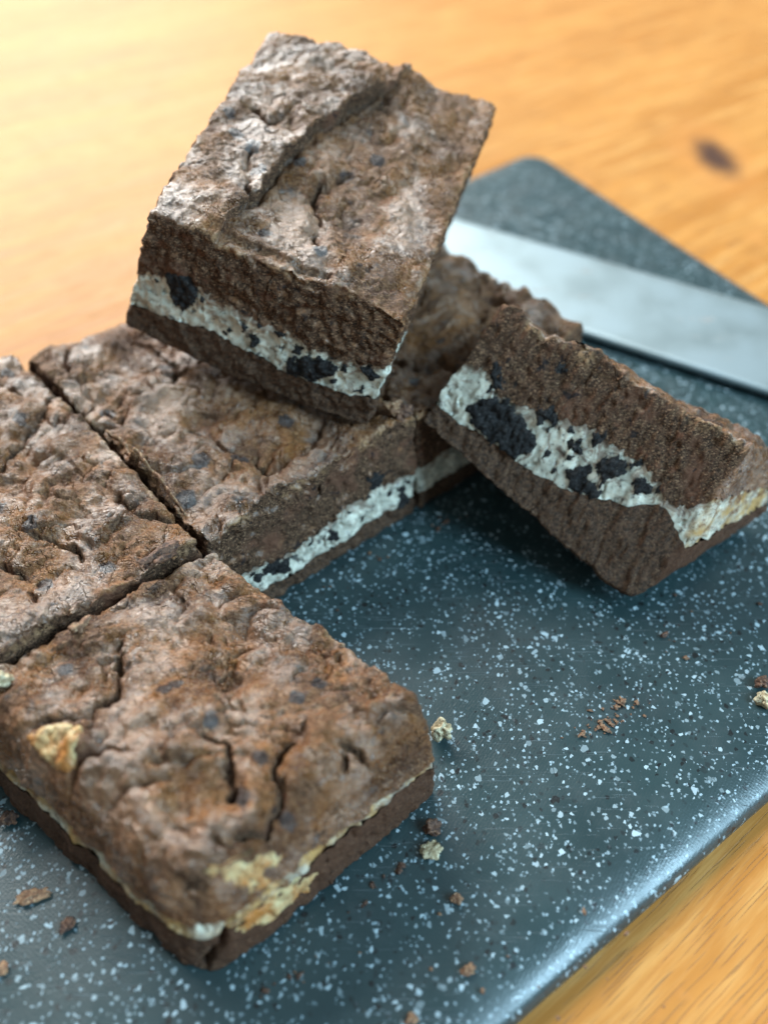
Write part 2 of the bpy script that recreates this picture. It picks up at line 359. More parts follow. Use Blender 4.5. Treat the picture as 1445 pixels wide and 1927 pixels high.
class Slice:
    def __init__(s, key, seed, pan=(), lo=.25, hi=.5, cracks=(), blots=(), folds=(), humps=(), lump=1., rs=1.1, rz=1.5, rb=.35, sag=0., rough=1., split=None, res=.05, wave=None, reg=(.10,.10)):
        s.K = np.array(HEX[key], float); s.seed = seed * 13.7
        k = s.K; n = np.linalg.norm
        s.W = (n(k[0][1] - k[0][0]) + n(k[1][1] - k[1][0]) + n(k[0][3] - k[0][2]) + n(k[1][3] - k[1][2])) / 4
        s.L = (n(k[0][2] - k[0][0]) + n(k[1][2] - k[1][0]) + n(k[0][3] - k[0][1]) + n(k[1][3] - k[1][1])) / 4
        s.T = n(k[1] - k[0], axis=1).mean()
        s.pan, s.lo, s.hi, s.rs, s.rz, s.res = set(pan), lo, hi, rs, rz, res
        s.cracks = [[(a * s.W, b * s.L) for a, b in c] for c in cracks]
        s.folds = [([(a * s.W, b * s.L) for a, b in c], dep, step) for c, dep, step in folds]
        s.blots = [(a * s.W, b * s.L) for a, b in blots]
        s.humps = humps; s.lump = lump; s.rb = rb; s.sag = sag; s.rough = rough; s.split = split
        s.org = k[0].mean(0)
    # local size coordinates -> units
    def rnd(s, x, y, z):
        W, L, T = s.W, s.L, s.T
        def disc(d, h):                        # d, h in 0..1 from the two faces: square corner -> quarter disc
            vx, vy = 1 - d, 1 - h
            m = np.maximum(vx, vy); r = np.sqrt(vx * vx + vy * vy) + 1e-9
            ok = (d < 1) & (h < 1)
            return np.where(ok, 1 - vx * m / r, d), np.where(ok, 1 - vy * m / r, h)
        # plan corners
        for sx, fx in ((0, 'left'), (1, 'right')):
            for sy, fy in ((0, 'front'), (1, 'back')):
                np_ = (fx in s.pan) + (fy in s.pan)
                R = (.10, .3, 1.5)[np_]
                dx = (W - x if sx else x) / R; dy = (L - y if sy else y) / R
                dx, dy = disc(dx, dy)
                x = W - dx * R if sx else dx * R; y = L - dy * R if sy else dy * R
        # shoulders
        for f in ('left', 'right', 'front', 'back'):
            p = f in s.pan
            rs, rz = (s.rs, s.rz) if p else (.14, .14)
            d = {'left': x, 'right': W - x, 'front': y, 'back': L - y}[f] / rs
            h = (T - z) / rz
            d, h = disc(d, h)
            d, z = d * rs, T - h * rz
            if p:
                rb = s.rb
                d2, h2 = disc(d / rb, z / rb); d, z = d2 * rb, h2 * rb
            if f == 'left': x = d
            elif f == 'right': x = W - d
            elif f == 'front': y = d
            else: y = L - d
        return x, y, z
    def tri(s, x, y, z):
        a, b, c = (x / s.W)[:, None], (y / s.L)[:, None], (z / s.T)[:, None]
        k = s.K
        g0 = (k[0][0] * (1 - a) + k[0][1] * a) * (1 - b) + (k[0][2] * (1 - a) + k[0][3] * a) * b
        g1 = (k[1][0] * (1 - a) + k[1][1] * a) * (1 - b) + (k[1][2] * (1 - a) + k[1][3] * a) * b
        return g0 * (1 - c) + g1 * c
    def height(s, x, y):
        """relief of the baked top: lobes, folds and cracks, in units"""
        P = np.stack([x, y, np.full_like(x, s.seed)], 1)
        w = np.stack([fbm(P / 2.1 + 5, 2), fbm(P / 2.1 + 31, 2), 0 * x], 1) * .9
        w2 = np.stack([fbm(P / .45 + 15, 2), fbm(P / .45 + 51, 2), 0 * x], 1) * .13
        reg = sstep(-.3, .35, perlin(P / 3.3 + 9))
        h = .50 * fbm(P / 3.0, 2) + .20 * fbm(P / 1.1 + 3, 3) * (.5 + reg)
        n = np.abs(perlin((P + w + w2) / 1.9)) * 1.7
        h += .48 * (np.minimum(n, .6) ** .7 - .5) * (.25 + .75 * reg)
        n2 = np.abs(perlin((P + w * .8 + w2) / .8 + 40))
        h += .12 * (np.minimum(n2 * 1.8, .6) ** .6 - .5) * (.35 + .65 * (1 - reg))
        f1, f2 = worley((P + w * 1.1 + w2 * 1.4) / 1.5 + 12)
        cm = sstep(.0, .35, perlin(P / 1.7 + 60))
        h -= .22 * np.exp(-((f2 - f1) / .04) ** 2) * cm
        f1, f2 = worley((P + w * .5 + w2 * 1.2) / .55 + 33)
        h -= .045 * np.exp(-((f2 - f1) / .07) ** 2) * sstep(.05, .4, perlin(P / 1.3 + 80))
        h *= s.lump
        P2 = np.stack([x, y], 1) + w[:, :2] * .2 + w2[:, :2] * 1.1
        br = sstep(-.45, .1, perlin(P / .9 + 70))
        for c in s.cracks:
            d, sd = poly_dist(P2, c)
            h -= br * .42 * np.exp(-(d / .07) ** 2) + .16 * np.exp(-(d / .35) ** 2)
            h += .07 * np.exp(-((d - .5) / .35) ** 2)
        for c, dep, step in s.folds:
            d, sd = poly_dist(P2, c)
            up = sd * np.sign(step) > 0
            h += np.where(up, abs(step) * np.exp(-d / 2.2), 0) - dep * np.where(up, np.exp(-(d / .06) ** 2), np.exp(-(d / .22) ** 2)) * (.35 + .65 * br)
        for a, b, r, amp in s.humps:
            h += amp * np.exp(-((x - a * s.W) ** 2 + (y - b * s.L) ** 2) / r ** 2)
        return h
    def place(s, x, y, z, top_h=None):
        """size coordinates of a point on the block -> units, with the top relief carried into the cake"""
        X, Y, Z = s.rnd(x, y, z)
        Pn = np.stack([X, Y, Z], 1) + s.seed * 1.7
        dd = np.minimum(np.minimum(X, s.W - X), np.minimum(Y, s.L - Y))
        m = np.exp(-np.maximum(dd, 0) / .5)
        q = .11 * fbm(Pn / .9, 2) + .07 * perlin(Pn / .26) + .05 * np.minimum(perlin(Pn / .5 + 8), 0) * 2
        r = .11 * fbm(Pn / .9 + 30, 2) + .07 * perlin(Pn / .26 + 30) + .05 * np.minimum(perlin(Pn / .5 + 38), 0) * 2
        X2 = X + m * np.where(X < s.W / 2, -q, q); Y2 = Y + m * np.where(Y < s.L / 2, -r, r)
        nib = np.maximum(perlin(Pn / .42 + 50), 0) * .45 * np.exp(-np.maximum(dd, 0) / .14) * sstep(.9, 1, Z / s.T)
        c = np.clip(Z / s.T, 0, 1)
        if top_h is None: top_h = s.height(X, Y)
        Z = Z + (top_h - nib) * sstep(.45, 1., c)
        Z = Z - s.sag * 4 * np.clip(X / s.W, 0, 1) * (1 - np.clip(X / s.W, 0, 1)) * (1 - c)
        return s.tri(X2, Y2, Z), X, Y, Z
    def iface(s, which, x, y):
        f = getattr(s, which)
        if callable(f): v = f(x / s.W, y / s.L)
        else: v = np.full_like(x, f)
        P = np.stack([x, y, np.full_like(x, s.seed + (3 if which == 'hi' else 8))], 1)
        j = (.022 * fbm(P / .9, 3) + .035 * fbm(P / .33 + 3, 3)) if which == 'hi' else (.010 * fbm(P / .8, 2) + .007 * fbm(P / .25, 2))
        return np.clip(v + j, .04, .93) * s.T
    def build(s, root):
        nx, ny = int(s.W / s.res), int(s.L / s.res)
        for name, a, b, mat in (('base_layer', None, 'lo', M_BASE), ('cream_layer', 'lo', 'hi', M_CREAM), ('cake_layer', 'hi', None, M_CAKE)):
            top = b is None; bot = a is None
            frac = {'base_layer': .25, 'cream_layer': .3, 'cake_layer': .55}[name]
            nz = max(8, int(s.T * frac / s.res))
            idx = np.full((nx + 1, ny + 1, nz + 1), -1, np.int32)
            m = np.zeros(idx.shape, bool)
            m[0] = m[-1] = True; m[:, 0] = m[:, -1] = True
            if top: m[:, :, -1] = True
            if bot: m[:, :, 0] = True
            ii = np.argwhere(m); idx[m] = np.arange(len(ii))
            x = ii[:, 0] / nx * s.W; y = ii[:, 1] / ny * s.L; t = ii[:, 2] / nz
            z0 = s.iface(a, x, y) if a else 0 * x
            z1 = s.iface(b, x, y) if b else 0 * x + s.T
            z = z0 * (1 - t) + z1 * t
            V, X, Y, Z = s.place(x, y, z)
            quads = []
            def add(A, B, C, D): quads.append(np.stack([A.ravel(), B.ravel(), C.ravel(), D.ravel()], 1))
            g = idx[:, 0, :]; add(g[:-1, :-1], g[1:, :-1], g[1:, 1:], g[:-1, 1:])
            g = idx[:, -1, :]; add(g[:-1, :-1], g[:-1, 1:], g[1:, 1:], g[1:, :-1])
            g = idx[0]; add(g[:-1, :-1], g[:-1, 1:], g[1:, 1:], g[1:, :-1])
            g = idx[-1]; add(g[:-1, :-1], g[1:, :-1], g[1:, 1:], g[:-1, 1:])
            if top: g = idx[:, :, -1]; add(g[:-1, :-1], g[1:, :-1], g[1:, 1:], g[:-1, 1:])
            if bot: g = idx[:, :, 0]; add(g[:-1, :-1], g[:-1, 1:], g[1:, 1:], g[1:, :-1])
            Q = np.concatenate(quads)
            fn = np.cross(V[Q[:, 2]] - V[Q[:, 0]], V[Q[:, 3]] - V[Q[:, 1]])
            N = np.zeros_like(V)
            for k in range(4):
                for c in range(3): N[:, c] += np.bincount(Q[:, k], fn[:, c], len(V))
            N /= np.linalg.norm(N, axis=1)[:, None] + 1e-12
            up = s.K[1].mean(0) - s.K[0].mean(0); up /= np.linalg.norm(up)
            nu = N @ up
            skin = sstep(.25, .7, nu) if top else 0 * nu
            edge = np.full(len(V), 1e9)
            for f, d in (('left', X), ('right', s.W - X), ('front', Y), ('back', s.L - Y)):
                if f in s.pan:
                    skin = np.maximum(skin, 1 - sstep(.12, .5, d))
            Pn = np.stack([X, Y, Z], 1) + s.seed
            crumb = 1 - skin
            f1, f2 = worley(Pn / .34 + .6 * np.stack([fbm(Pn / .5, 2)] * 3, 1))
            if name == 'cake_layer':
                pits = sstep(.18, .5, perlin(Pn / .55 + 21))
                d = s.rough * crumb * (.07 * fbm(Pn / .45, 3) + .075 * (.5 - f1) - .10 * pits * sstep(.3, .0, f1 - .2))
                near = np.exp(-((Z - z0) / .35) ** 2)
                d += crumb * near * .10 * (.6 - f1)
                wr = 1 - np.abs(perlin(Pn * np.array([1 / .55, 1 / .2, 1]) + 11)) * 2
                d += skin * (.030 * fbm(Pn / .22, 3) + .022 * wr)
            elif name == 'cream_layer':
                d = .05 * fbm(Pn / .9, 2) + .02 * perlin(Pn / .2) - .15 * sstep(.45, .6, perlin(Pn / .36 + 4)) - .03
            else:
                d = s.rough * (.045 * fbm(Pn / .4, 4) + .06 * (.5 - f1) * crumb)
                if bot: d = np.where(ii[:, 2] == 0, 0, d)
            if s.split:
                m = (Y < 1.6) & (X < 3)
                dx = X - (s.split[0] + s.split[1] * Z) + .12 * perlin(Pn / .3)
                d = d - np.where(m, .5 * np.exp(-(dx / .09) ** 2) * (1 - sstep(2.0, 2.7, Z)), 0)
            V = V + N * d[:, None]
            at = dict(skin=skin)
            if name == 'cream_layer': at['edge'] = np.exp(-np.abs(z1 - z) / .28)
            if name == 'cake_layer':
                dl = np.minimum(np.minimum(X + 9 * ('left' in s.pan), s.W - X + 9 * ('right' in s.pan)), np.minimum(Y + 9 * ('front' in s.pan), s.L - Y + 9 * ('back' in s.pan)))
                at['lip'] = np.exp(-(np.maximum(dl, 0) / .16) ** 2) * sstep(.90, .985, Z / s.T)
                bl = np.zeros(len(V))
                for k, (px, py) in enumerate(s.blots):
                    r = .22 + .2 * ((k * 7919 + s.seed) % 1.0)
                    bl = np.maximum(bl, np.exp(-((X - px) ** 2 + (Y - py) ** 2) / r ** 2))
                at['blotch'] = bl; at['toast'] = 0 * bl
            mesh_obj(name, V - s.org, Q, mat, root, at)
    def patch(s, root, name, face, poly, mat, h=.12, rough=.07, rag=.09, res=.045, rim=.16, sink=.05):
        """a lump lying in a face: polygon in face coordinates (0..1)"""
        dim = {'front': (s.W, s.T), 'top': (s.W, s.L), 'left': (s.L, s.T), 'right': (s.L, s.T)}[face]
        pl = [(u * dim[0], v * dim[1]) for u, v in poly]
        us = [p[0] for p in pl]; vs = [p[1] for p in pl]
        gu = np.arange(min(us) - .2, max(us) + .2, res); gv = np.arange(min(vs) - .2, max(vs) + .2, res)
        G = np.stack(np.meshgrid(gu, gv, indexing='ij'), -1); sh = G.shape[:2]; G = G.reshape(-1, 2)
        Pn = np.stack([G[:, 0], G[:, 1], np.full(len(G), s.seed + pl[0][0])], 1)
        D = inside_dist(G, pl) + rag * fbm(Pn / .3, 3)
        lim = lambda v, m: np.clip(v, .0, m)
        u, v = lim(G[:, 0], dim[0]), lim(G[:, 1], dim[1])
        def at(u, v):
            if face == 'front': return s.place(u, 0 * u, v)[0]
            if face == 'top': return s.place(u, v, 0 * u + s.T)[0]
            if face == 'left': return s.place(0 * u, u, v)[0]
            return s.place(0 * u + s.W, u, v)[0]
        e = .08
        P0 = at(u, v)
        a = at(lim(u + e, dim[0]), v) - at(lim(u - e, dim[0]), v); b = at(u, lim(v + e, dim[1])) - at(u, lim(v - e, dim[1]))
        N = np.cross(a, b)
        if face == 'left': N = -N
        N /= np.linalg.norm(N, axis=1)[:, None] + 1e-9
        f1, _ = worley(Pn / .2)
        prof = np.clip((D + .04) / rim, 0, 1) ** .5
        hh = -sink + prof * (h + rough * fbm(Pn / .25, 3) + rough * .8 * (.5 - f1))
        V = P0 + N * hh[:, None]
        ok = (D > -.06).reshape(sh)
        idx = np.arange(len(G)).reshape(sh)
        q = ok[:-1, :-1] & ok[1:, :-1] & ok[1:, 1:] & ok[:-1, 1:]
        Q = np.stack([idx[:-1, :-1][q], idx[1:, :-1][q], idx[1:, 1:][q], idx[:-1, 1:][q]], 1)
        if face == 'left': Q = Q[:, ::-1]
        if not len(Q): return
        used, inv = np.unique(Q.ravel(), return_inverse=True)
        return mesh_obj(name, V[used] - s.org, inv.reshape(Q.shape), mat, root, dict(skin=np.zeros(len(used))))

def interp(pts):
    p = sorted(pts); xs = [q[0] for q in p]; ys = [q[1] for q in p]
    return lambda a, b: np.interp(a, xs, ys)

def make_slice(s, name, label, group='slices of the cut brownie slab'):
    root = tag(empty(name, s.org), label, 'brownie', group)
    s.build(root)
    return root

F_ = FEAT
# A: the slice lying across the others
sA = Slice('A', 1, pan=(), lo=interp([(0, .18), (.1, .22), (.3, .29), (.5, .26), (.65, .22), (.8, .21), (.9, .22), (1, .26)]), hi=interp([(0, .50), (.1, .56), (.2, .60), (.3, .54), (.37, .58), (.5, .51), (.62, .53), (.72, .48), (.85, .50), (1, .54)]),
           cracks=F_['A_cr'][1:3] + F_['A_cr'][6:], blots=F_['A_blot'], folds=[(F_['A_cr'][0], .5, -.55), (F_['A_cr'][3], .16, .15), (F_['A_cr'][4], .2, -.15)],
           humps=[(.2, .9, 2.2, .35), (.62, .95, 1.2, .3)], lump=.62, sag=.42)
rA = make_slice(sA, 'brownie_slice', 'tilted slice on top of the others, its speckled cream layer facing the camera')
# B: the slice propped at the right
sB = Slice('B', 2, pan=('right',), lo=interp([(0, .16), (.13, .17), (.26, .20), (.39, .21), (.55, .26), (.67, .34), (.77, .41), (.84, .50), (.88, .50), (.93, .45), (1, .40)]),
           hi=interp([(0, .54), (.1, .56), (.2, .48), (.3, .53), (.41, .59), (.54, .64), (.65, .63), (.78, .62), (.84, .55), (.88, .55), (.93, .58), (1, .70)]),
           lump=.6, rs=.35, rz=.5, rb=1.4, rough=.8, humps=[(.08, .0, .8, .5), (.5, 0, 3, .12)])
rB = make_slice(sB, 'brownie_slice', 'slice propped at the right, cut side up, one end on the bare board')
# C, D, E, F
sC = Slice('C', 3, pan=('back',), lo=.17, hi=.47, cracks=[F_['C_cr'][1], F_['C_cr'][2]], folds=[(F_['C_cr'][0], .35, .3)], blots=F_['C_blot'], humps=[(.75, .80, 1.7, .9), (.1, .85, 3, .6)], lump=1.3, res=.06)
rC = make_slice(sC, 'brownie_slice', 'slice at the back of the slab, between the knife blade and the tilted slice')
sD = Slice('D', 4, pan=('back',), lo=interp([(0, .14), (.3, .15), (.7, .18), (1, .17)]), hi=interp([(0, .40), (.18, .44), (.3, .36), (.38, .40), (.54, .44), (.6, .52), (.7, .46), (.77, .52), (.88, .45), (1, .48)]),
           cracks=F_['D_cr'][1:5], blots=F_['D_blot'], folds=[(F_['D_cr'][0], .3, .2), (F_['D_cr'][5], .15, .15)], lump=.95)
rD = make_slice(sD, 'brownie_slice', 'middle slice under the tilted one, its shaded cut side facing the bare board')
sE = Slice('E', 5, pan=('back',), lo=.2, hi=.45, cracks=F_['E_cr'], blots=F_['E_blot'], lump=1.0, res=.055)
rE = make_slice(sE, 'brownie_slice', 'slice running off the left edge of the picture, with a pale sheen on its top')
sF = Slice('F', 6, pan=('left', 'front'), lo=interp([(0, .38), (.5, .41), (1, .38)]), hi=interp([(0, .52), (.3, .54), (.6, .50), (.85, .46), (1, .45)]), cracks=F_['F_cr'][1:], blots=F_['F_blot'],
           lump=.95, split=(.25, .35), rs=1.2, rz=2.0, res=.05)
rF = make_slice(sF, 'brownie_slice', 'nearest slice, a corner piece with toasted cream along its two outer sides')

for p in F_['A_ck']: sA.patch(rA, 'cookie_chunk', 'front', p, M_COOKIE, h=.13, rag=.15, rough=.10)
for p in F_['B_ck']: sB.patch(rB, 'cookie_chunk', 'front', p, M_COOKIE, h=.15, rag=.16, rough=.10)
for p in F_['D_ck']: sD.patch(rD, 'cookie_chunk', 'front', p, M_COOKIE, h=.13, rag=.15, rough=.10)
def bits(s, root, n, seed, a0=.02, a1=.98):
    rg = np.random.default_rng(seed)
    for k in range(n):
        a = rg.uniform(a0, a1); lo = float(s.iface('lo', np.array([a * s.W]), np.array([0.]))[0]) / s.T; hi = float(s.iface('hi', np.array([a * s.W]), np.array([0.]))[0]) / s.T
        c = lo + (hi - lo) * rg.uniform(.1, 1.0); r = rg.uniform(.06, .17)
        th = np.sort(rg.uniform(0, 6.283, 7)); rr = r * rg.uniform(.6, 1.4, 7)
        s.patch(root, 'cookie_chunk', 'front', [(a + math.cos(t) * q / s.W, c + math.sin(t) * q / s.T) for t, q in zip(th, rr)], M_COOKIE, h=.09, rag=.06, rough=.06, rim=.08)
bits(sA, rA, 16, 1); bits(sB, rB, 26, 2, .12, .85); bits(sD, rD, 14, 3)
for p in F_['F_toast']: sF.patch(rF, 'toasted_cream_patch', 'top', p, M_TOAST, h=.12, rag=.12, rim=.3, rough=.04)
for p in F_['F_side']: sF.patch(rF, 'toasted_cream_patch', 'front', p, M_TOAST, h=.10, rag=.15, rim=.3, rough=.05)

# ------------------------------------------------------------------ crumbs
def lump_mesh(name, size, seed, mat, sub=4, rough=.3):
    bm = bmesh.new(); bmesh.ops.create_icosphere(bm, subdivisions=sub, radius=1)
    V = np.array([v.co[:] for v in bm.verts]); Q = np.array([[v.index for v in f.verts] for f in bm.faces]); bm.free()
    P = V * .9 + seed * 3.17
    f1, f2 = worley(P * 1.7)
    r = 1 + rough * 1.2 * fbm(P * 1.3, 3) + rough * (.5 - f1)
    V = V * r[:, None] * np.array(size)
    V[:, 2] -= V[:, 2].min()
    return mesh_obj(name, V, Q, mat, None, dict(skin=np.zeros(len(V))))

M_CR_BROWN = mat_crumb('brown_crumb', (.05, .022, .014), (.17, .08, .045), (.3, .17, .1))
M_CR_TAN = mat_crumb('tan_crumb', (.16, .075, .04), (.34, .19, .1), (.5, .34, .2))
M_CR_CREAM = mat_crumb('creamy_crumb', (.30, .22, .12), (.66, .57, .38), (.1, .05, .03))
def crumb(x, y, z, size, seed, mat, label, rot=0, group=None, sub=4, rough=.3, tilt=0):
    o = lump_mesh('crumb', size, seed, mat, sub, rough)
    o.location = (x * U, y * U, z * U); o.rotation_euler = (tilt, 0, rot)
    tag(o, label, 'crumb', group); return o
crumb(1.5, 10.25, .0, (.30, .26, .12), 1, M_CR_CREAM, 'pale creamy crumb lying on the board right of the nearest slice', .6, rough=.5)
crumb(2.17, 8.85, .0, (.17, .14, .11), 2, M_CR_TAN, 'small reddish crumb on the board below the pale creamy crumb', .2, rough=.6)
crumb(-12.0, 11.3, .0, (.25, .2, .15), 3, M_CR_BROWN, 'dark brown crumb at the left edge beside the base of the nearest slice', .2, rough=.6)
crumb(-10.55, 8.93, .0, (.42, .18, .08), 4, M_CR_TAN, 'long flat reddish flake on the board at the lower left', .35, rough=.6)
crumb(-9.3, 8.1, .0, (.2, .16, .07), 5, M_CR_BROWN, 'flat dark crumb right of the long reddish flake', 1., rough=.6)
crumb(13.6, 15.6, .0, (.27, .3, .2), 6, M_CR_CREAM, 'pale creamy crumb at the right edge of the picture', .3, rough=.5)
crumb(13.7, 16.3, .0, (.25, .2, .18), 7, M_CR_BROWN, 'dark crumb touching the pale crumb at the right edge', .3, rough=.5)
crumb(2.4, 6.9, .0, (.2, .12, .07), 8, M_CR_TAN, 'thin tan crumb low on the board below the nearest slice', .3, rough=.6)
crumb(.75, 5.7, .0, (.16, .12, .07), 9, M_CR_TAN, 'tiny tan crumb at the bottom edge of the picture', .3, rough=.6)
crumb(-10.9, 6.9, .0, (.2, .14, .08), 10, M_CR_TAN, 'tan crumb in the lower left corner of the picture', .3, rough=.6)
crumb(2.0, 14.2, .0, (.3, .28, .4), 11, M_CR_CREAM, 'creamy crumb clinging to the right corner of the nearest slice', .4, rough=.5)
crumb(1.55, 11.0, .0, (.3, .22, .14), 12, M_CR_BROWN, 'dark crumb against the base of the nearest slice on its right side', .4, rough=.6)
rg = np.random.default_rng(5)
for k in range(44):
    q = rg.normal(size=2)
    x, y = 8.1 + q[0] * .75 + q[1] * .25, 15.0 + q[1] * .35 + q[0] * .25
    r = .035 * math.exp(rg.normal(0, .5))
    crumb(x, y, 0, (r * rg.uniform(1, 2), r * rg.uniform(.7, 1.3), r * .6), 20 + k, M_CR_TAN, 'tiny reddish crumb in the scatter on the bare board', rg.uniform(0, 3), 'scatter of tiny reddish crumbs', sub=3, rough=.7)
for k in range(46):
    x, y = rg.uniform(-12, 8), rg.uniform(4.5, 9.5)
    if y > 12.2 + x * .9 or (y > 5.7 - (x + 5) * .75 and x < -5) or (x > 1 and y > 8.5): continue
    r = .03 * math.exp(rg.normal(0, .45))
    crumb(x, y, 0, (r * rg.uniform(1, 2), r, r * .6), 80 + k, M_CR_TAN, 'tiny tan crumb scattered on the board along the bottom', rg.uniform(0, 3), 'tiny crumbs along the bottom', sub=3, rough=.7)
for k in range(16):
    t = rg.uniform(0, 1)
    x, y = -4 + 6 * t + rg.normal(0, .25) + .35, 6.4 + 5.2 * t + rg.normal(0, .2) - .35
    r = .04 * math.exp(rg.normal(0, .45))
    crumb(x, y, 0, (r * rg.uniform(1, 2), r, r * .6), 140 + k, M_CR_BROWN, 'tiny dark crumb fallen at the foot of the nearest slice', rg.uniform(0, 3), 'tiny crumbs at the foot of the nearest slice', sub=3, rough=.7)
for k in range(34):
    t = rg.uniform(0, 1)
    if k % 2: x, y = -4.2 + 7.2 * t, 20.0 + 6.0 * t; x += abs(rg.normal(0, .5)); y -= abs(rg.normal(0, .5)) + .25
    else: x, y = 6 + 9 * t, 17.5 + rg.normal(0, 1.0) + 1.5 * t
    r = .032 * math.exp(rg.normal(0, .45))
    crumb(x, y, 0, (r * rg.uniform(1, 2), r, r * .6), 240 + k, M_CR_BROWN if k % 3 else M_CR_TAN, 'tiny crumb scattered on the board between the slab and the propped slice', rg.uniform(0, 3), 'tiny crumbs between the slab and the propped slice', sub=3, rough=.7)
# crumbs standing on the cut edges
def on_top(s, a, b, dz=0):
    p = s.place(np.array([a * s.W]), np.array([b * s.L]), np.array([s.T]))[0][0]
    return p[0], p[1], p[2] + dz
x, y, z = on_top(sD, .97, .02, -.12)
crumb(x - .5, y + .1, z, (.34, .28, .3), 90, M_CR_TAN, 'rough tan crumb cluster on the front edge of the middle slice', .5, rough=.6)
crumb(x - .05, y + .05, z - .1, (.36, .26, .26), 91, M_CR_BROWN, 'brown crumb right of the rough tan crumb cluster', .7, rough=.6)
x, y, z = on_top(sE, .97, .0, -.2)
crumb(x - .75, y - .75, z, (.62, .24, .22), 92, M_CR_BROWN, 'long ragged crumb bridging the cut between the left and the nearest slice', .75, rough=.6)

p = on_top(sF, .12, .93, -.1)
crumb(*p, (.26, .2, .2), 93, M_CR_CREAM, 'pale creamy crumb on the far left corner of the nearest slice, beside the cut', .7, rough=.5)
p = on_top(sF, .42, .95, -.1)
crumb(*p, (.3, .17, .14), 94, M_CR_TAN, 'tan crumb along the far edge of the nearest slice', .7, rough=.6)
for k in range(16):
    s_ = (sA, sD, sE, sF)[k % 4]
    p = on_top(s_, rg.uniform(.1, .9), rg.uniform(.1, .9), -.02); r = .035 * math.exp(rg.normal(0, .35))
    crumb(*p, (r * 1.4, r, r), 200 + k, M_CR_TAN, 'tiny tan crumb lying on the baked top of a slice', rg.uniform(0, 3), 'tiny crumbs on the tops of the slices', sub=3, rough=.6)

# ribbon of crust left standing along the knife cut
def ribbon():
    n = 90; t = np.linspace(0, 1, n)
    b = .53 - .42 * t
    x = np.full(n, .02) * sD.W
    base = sD.place(x, b * sD.L, np.full(n, sD.T))[0]
    ring = 10; V = []; Q = []
    for i in range(n):
        th = .09 * math.sin(math.pi * t[i]) ** .3 + .02 * perlin(np.array([[t[i] * 25, 0, 3.]]))[0]
        for j in range(ring):
            a = 2 * math.pi * j / ring
            w = 1 + .5 * perlin(np.array([[t[i] * 18, math.cos(a), math.sin(a)]]))[0]
            off = np.array([.66, .1, 0]) * math.cos(a) * th * 1.2 * w + np.array([0, 0, 1]) * (math.sin(a) * th * 2.0 * w + .04)
            V.append(base[i] + off)
    for i in range(n - 1):
        for j in range(ring):
            k = (j + 1) % ring
            Q.append((i * ring + j, i * ring + k, (i + 1) * ring + k, (i + 1) * ring + j))
    mesh_obj('crust_ridge', np.array(V) - sD.org, Q, M_CR_TAN, rD, dict(skin=np.zeros(len(V))))
ribbon()

# ------------------------------------------------------------------ cutting board
def mat_board():
    t = NT('speckled_plastic')
    co2 = t.mapping(rot=(0, 0, .62))
    base = t.mix(t.ramp(t.noise(.35, 3), .3, .7), (.014, .032, .035), (.021, .044, .047))
    c = base
    def chips(scale, frac, edge, colr, c, strength=1., off=0.):
        co = t.warp(.05, 2.5 * scale, t.mapping(loc=(off, off * 1.7, 0), scale=(1, 1, .3)))
        d = t.voro(scale, 'DISTANCE_TO_EDGE', co=co)
        sep = t.n.new('ShaderNodeSeparateColor'); t.t.links.new(t.voro(scale, out='Color', co=co), sep.inputs[0])
        on = t.math('GREATER_THAN', sep.outputs[1], 1 - frac)
        lim = t.ramp(sep.outputs[2], 0, 1, edge * .4, edge * 2)
        on = t.math('MULTIPLY', on, t.ramp(t.math('SUBTRACT', d, lim), 0, .03))
        on = t.math('MULTIPLY', on, t.ramp(sep.outputs[0], 0, 1, .3 * strength, strength))
        return t.mix(on, c, colr)
    c = chips(4.8, .04, .14, (.38, .47, .51), c, off=1.3)
    c = chips(7.4, .08, .13, (.38, .47, .51), c, off=4.1)
    c = chips(11.5, .12, .10, (.36, .47, .53), c, .8, off=7.7)
    c = chips(5., .06, .16, (.002, .004, .005), c, off=2.9)
    c = chips(7.5, .09, .12, (.002, .004, .005), c, off=9.9)
    sm = t.math('MULTIPLY', t.ramp(t.noise(.8, 4, .7), .52, .75), .25)
    c = t.mix(sm, c, (.06, .075, .08))
    scr = t.noise(1, 2, .5, co=t.mapping(rot=(0, 0, -.2), scale=(.35, 22, 1)))
    scr = t.math('MULTIPLY', t.ramp(scr, .66, .71), t.ramp(t.noise(.25, 2), .4, .6))
    c = t.mix(t.math('MULTIPLY', scr, .3), c, (.3, .36, .4))
    t.set('Base Color', c)
    t.set('Roughness', t.ramp(t.noise(.5, 4), .3, .7, .28, .42))
    t.set('Specular IOR Level', .75)
    w1 = t.n.new('ShaderNodeTexWave'); w1.inputs['Scale'].default_value = 3.1; t.t.links.new(co2, w1.inputs['Vector']); w1.inputs['Distortion'].default_value = .25
    w2 = t.n.new('ShaderNodeTexWave'); w2.inputs['Scale'].default_value = 3.1; t.t.links.new(co2, w2.inputs['Vector']); w2.bands_direction = 'Y'
    weave = t.math('ADD', w1.outputs['Fac'], w2.outputs['Fac'])
    scr = t.noise(1, 2, .5, co=t.mapping(rot=(0, 0, -.2), scale=(.35, 22, 1)))
    scr = t.math('MULTIPLY', t.ramp(scr, .66, .71), t.ramp(t.noise(.25, 2), .4, .6))
    h = t.math('ADD', t.math('MULTIPLY', weave, .07), t.math('MULTIPLY', scr, -.8))
    h = t.math('ADD', h, t.math('MULTIPLY', t.noise(11, 2), .6))
    t.set('Normal', t.bump(h, .02, .7))
    return t.m

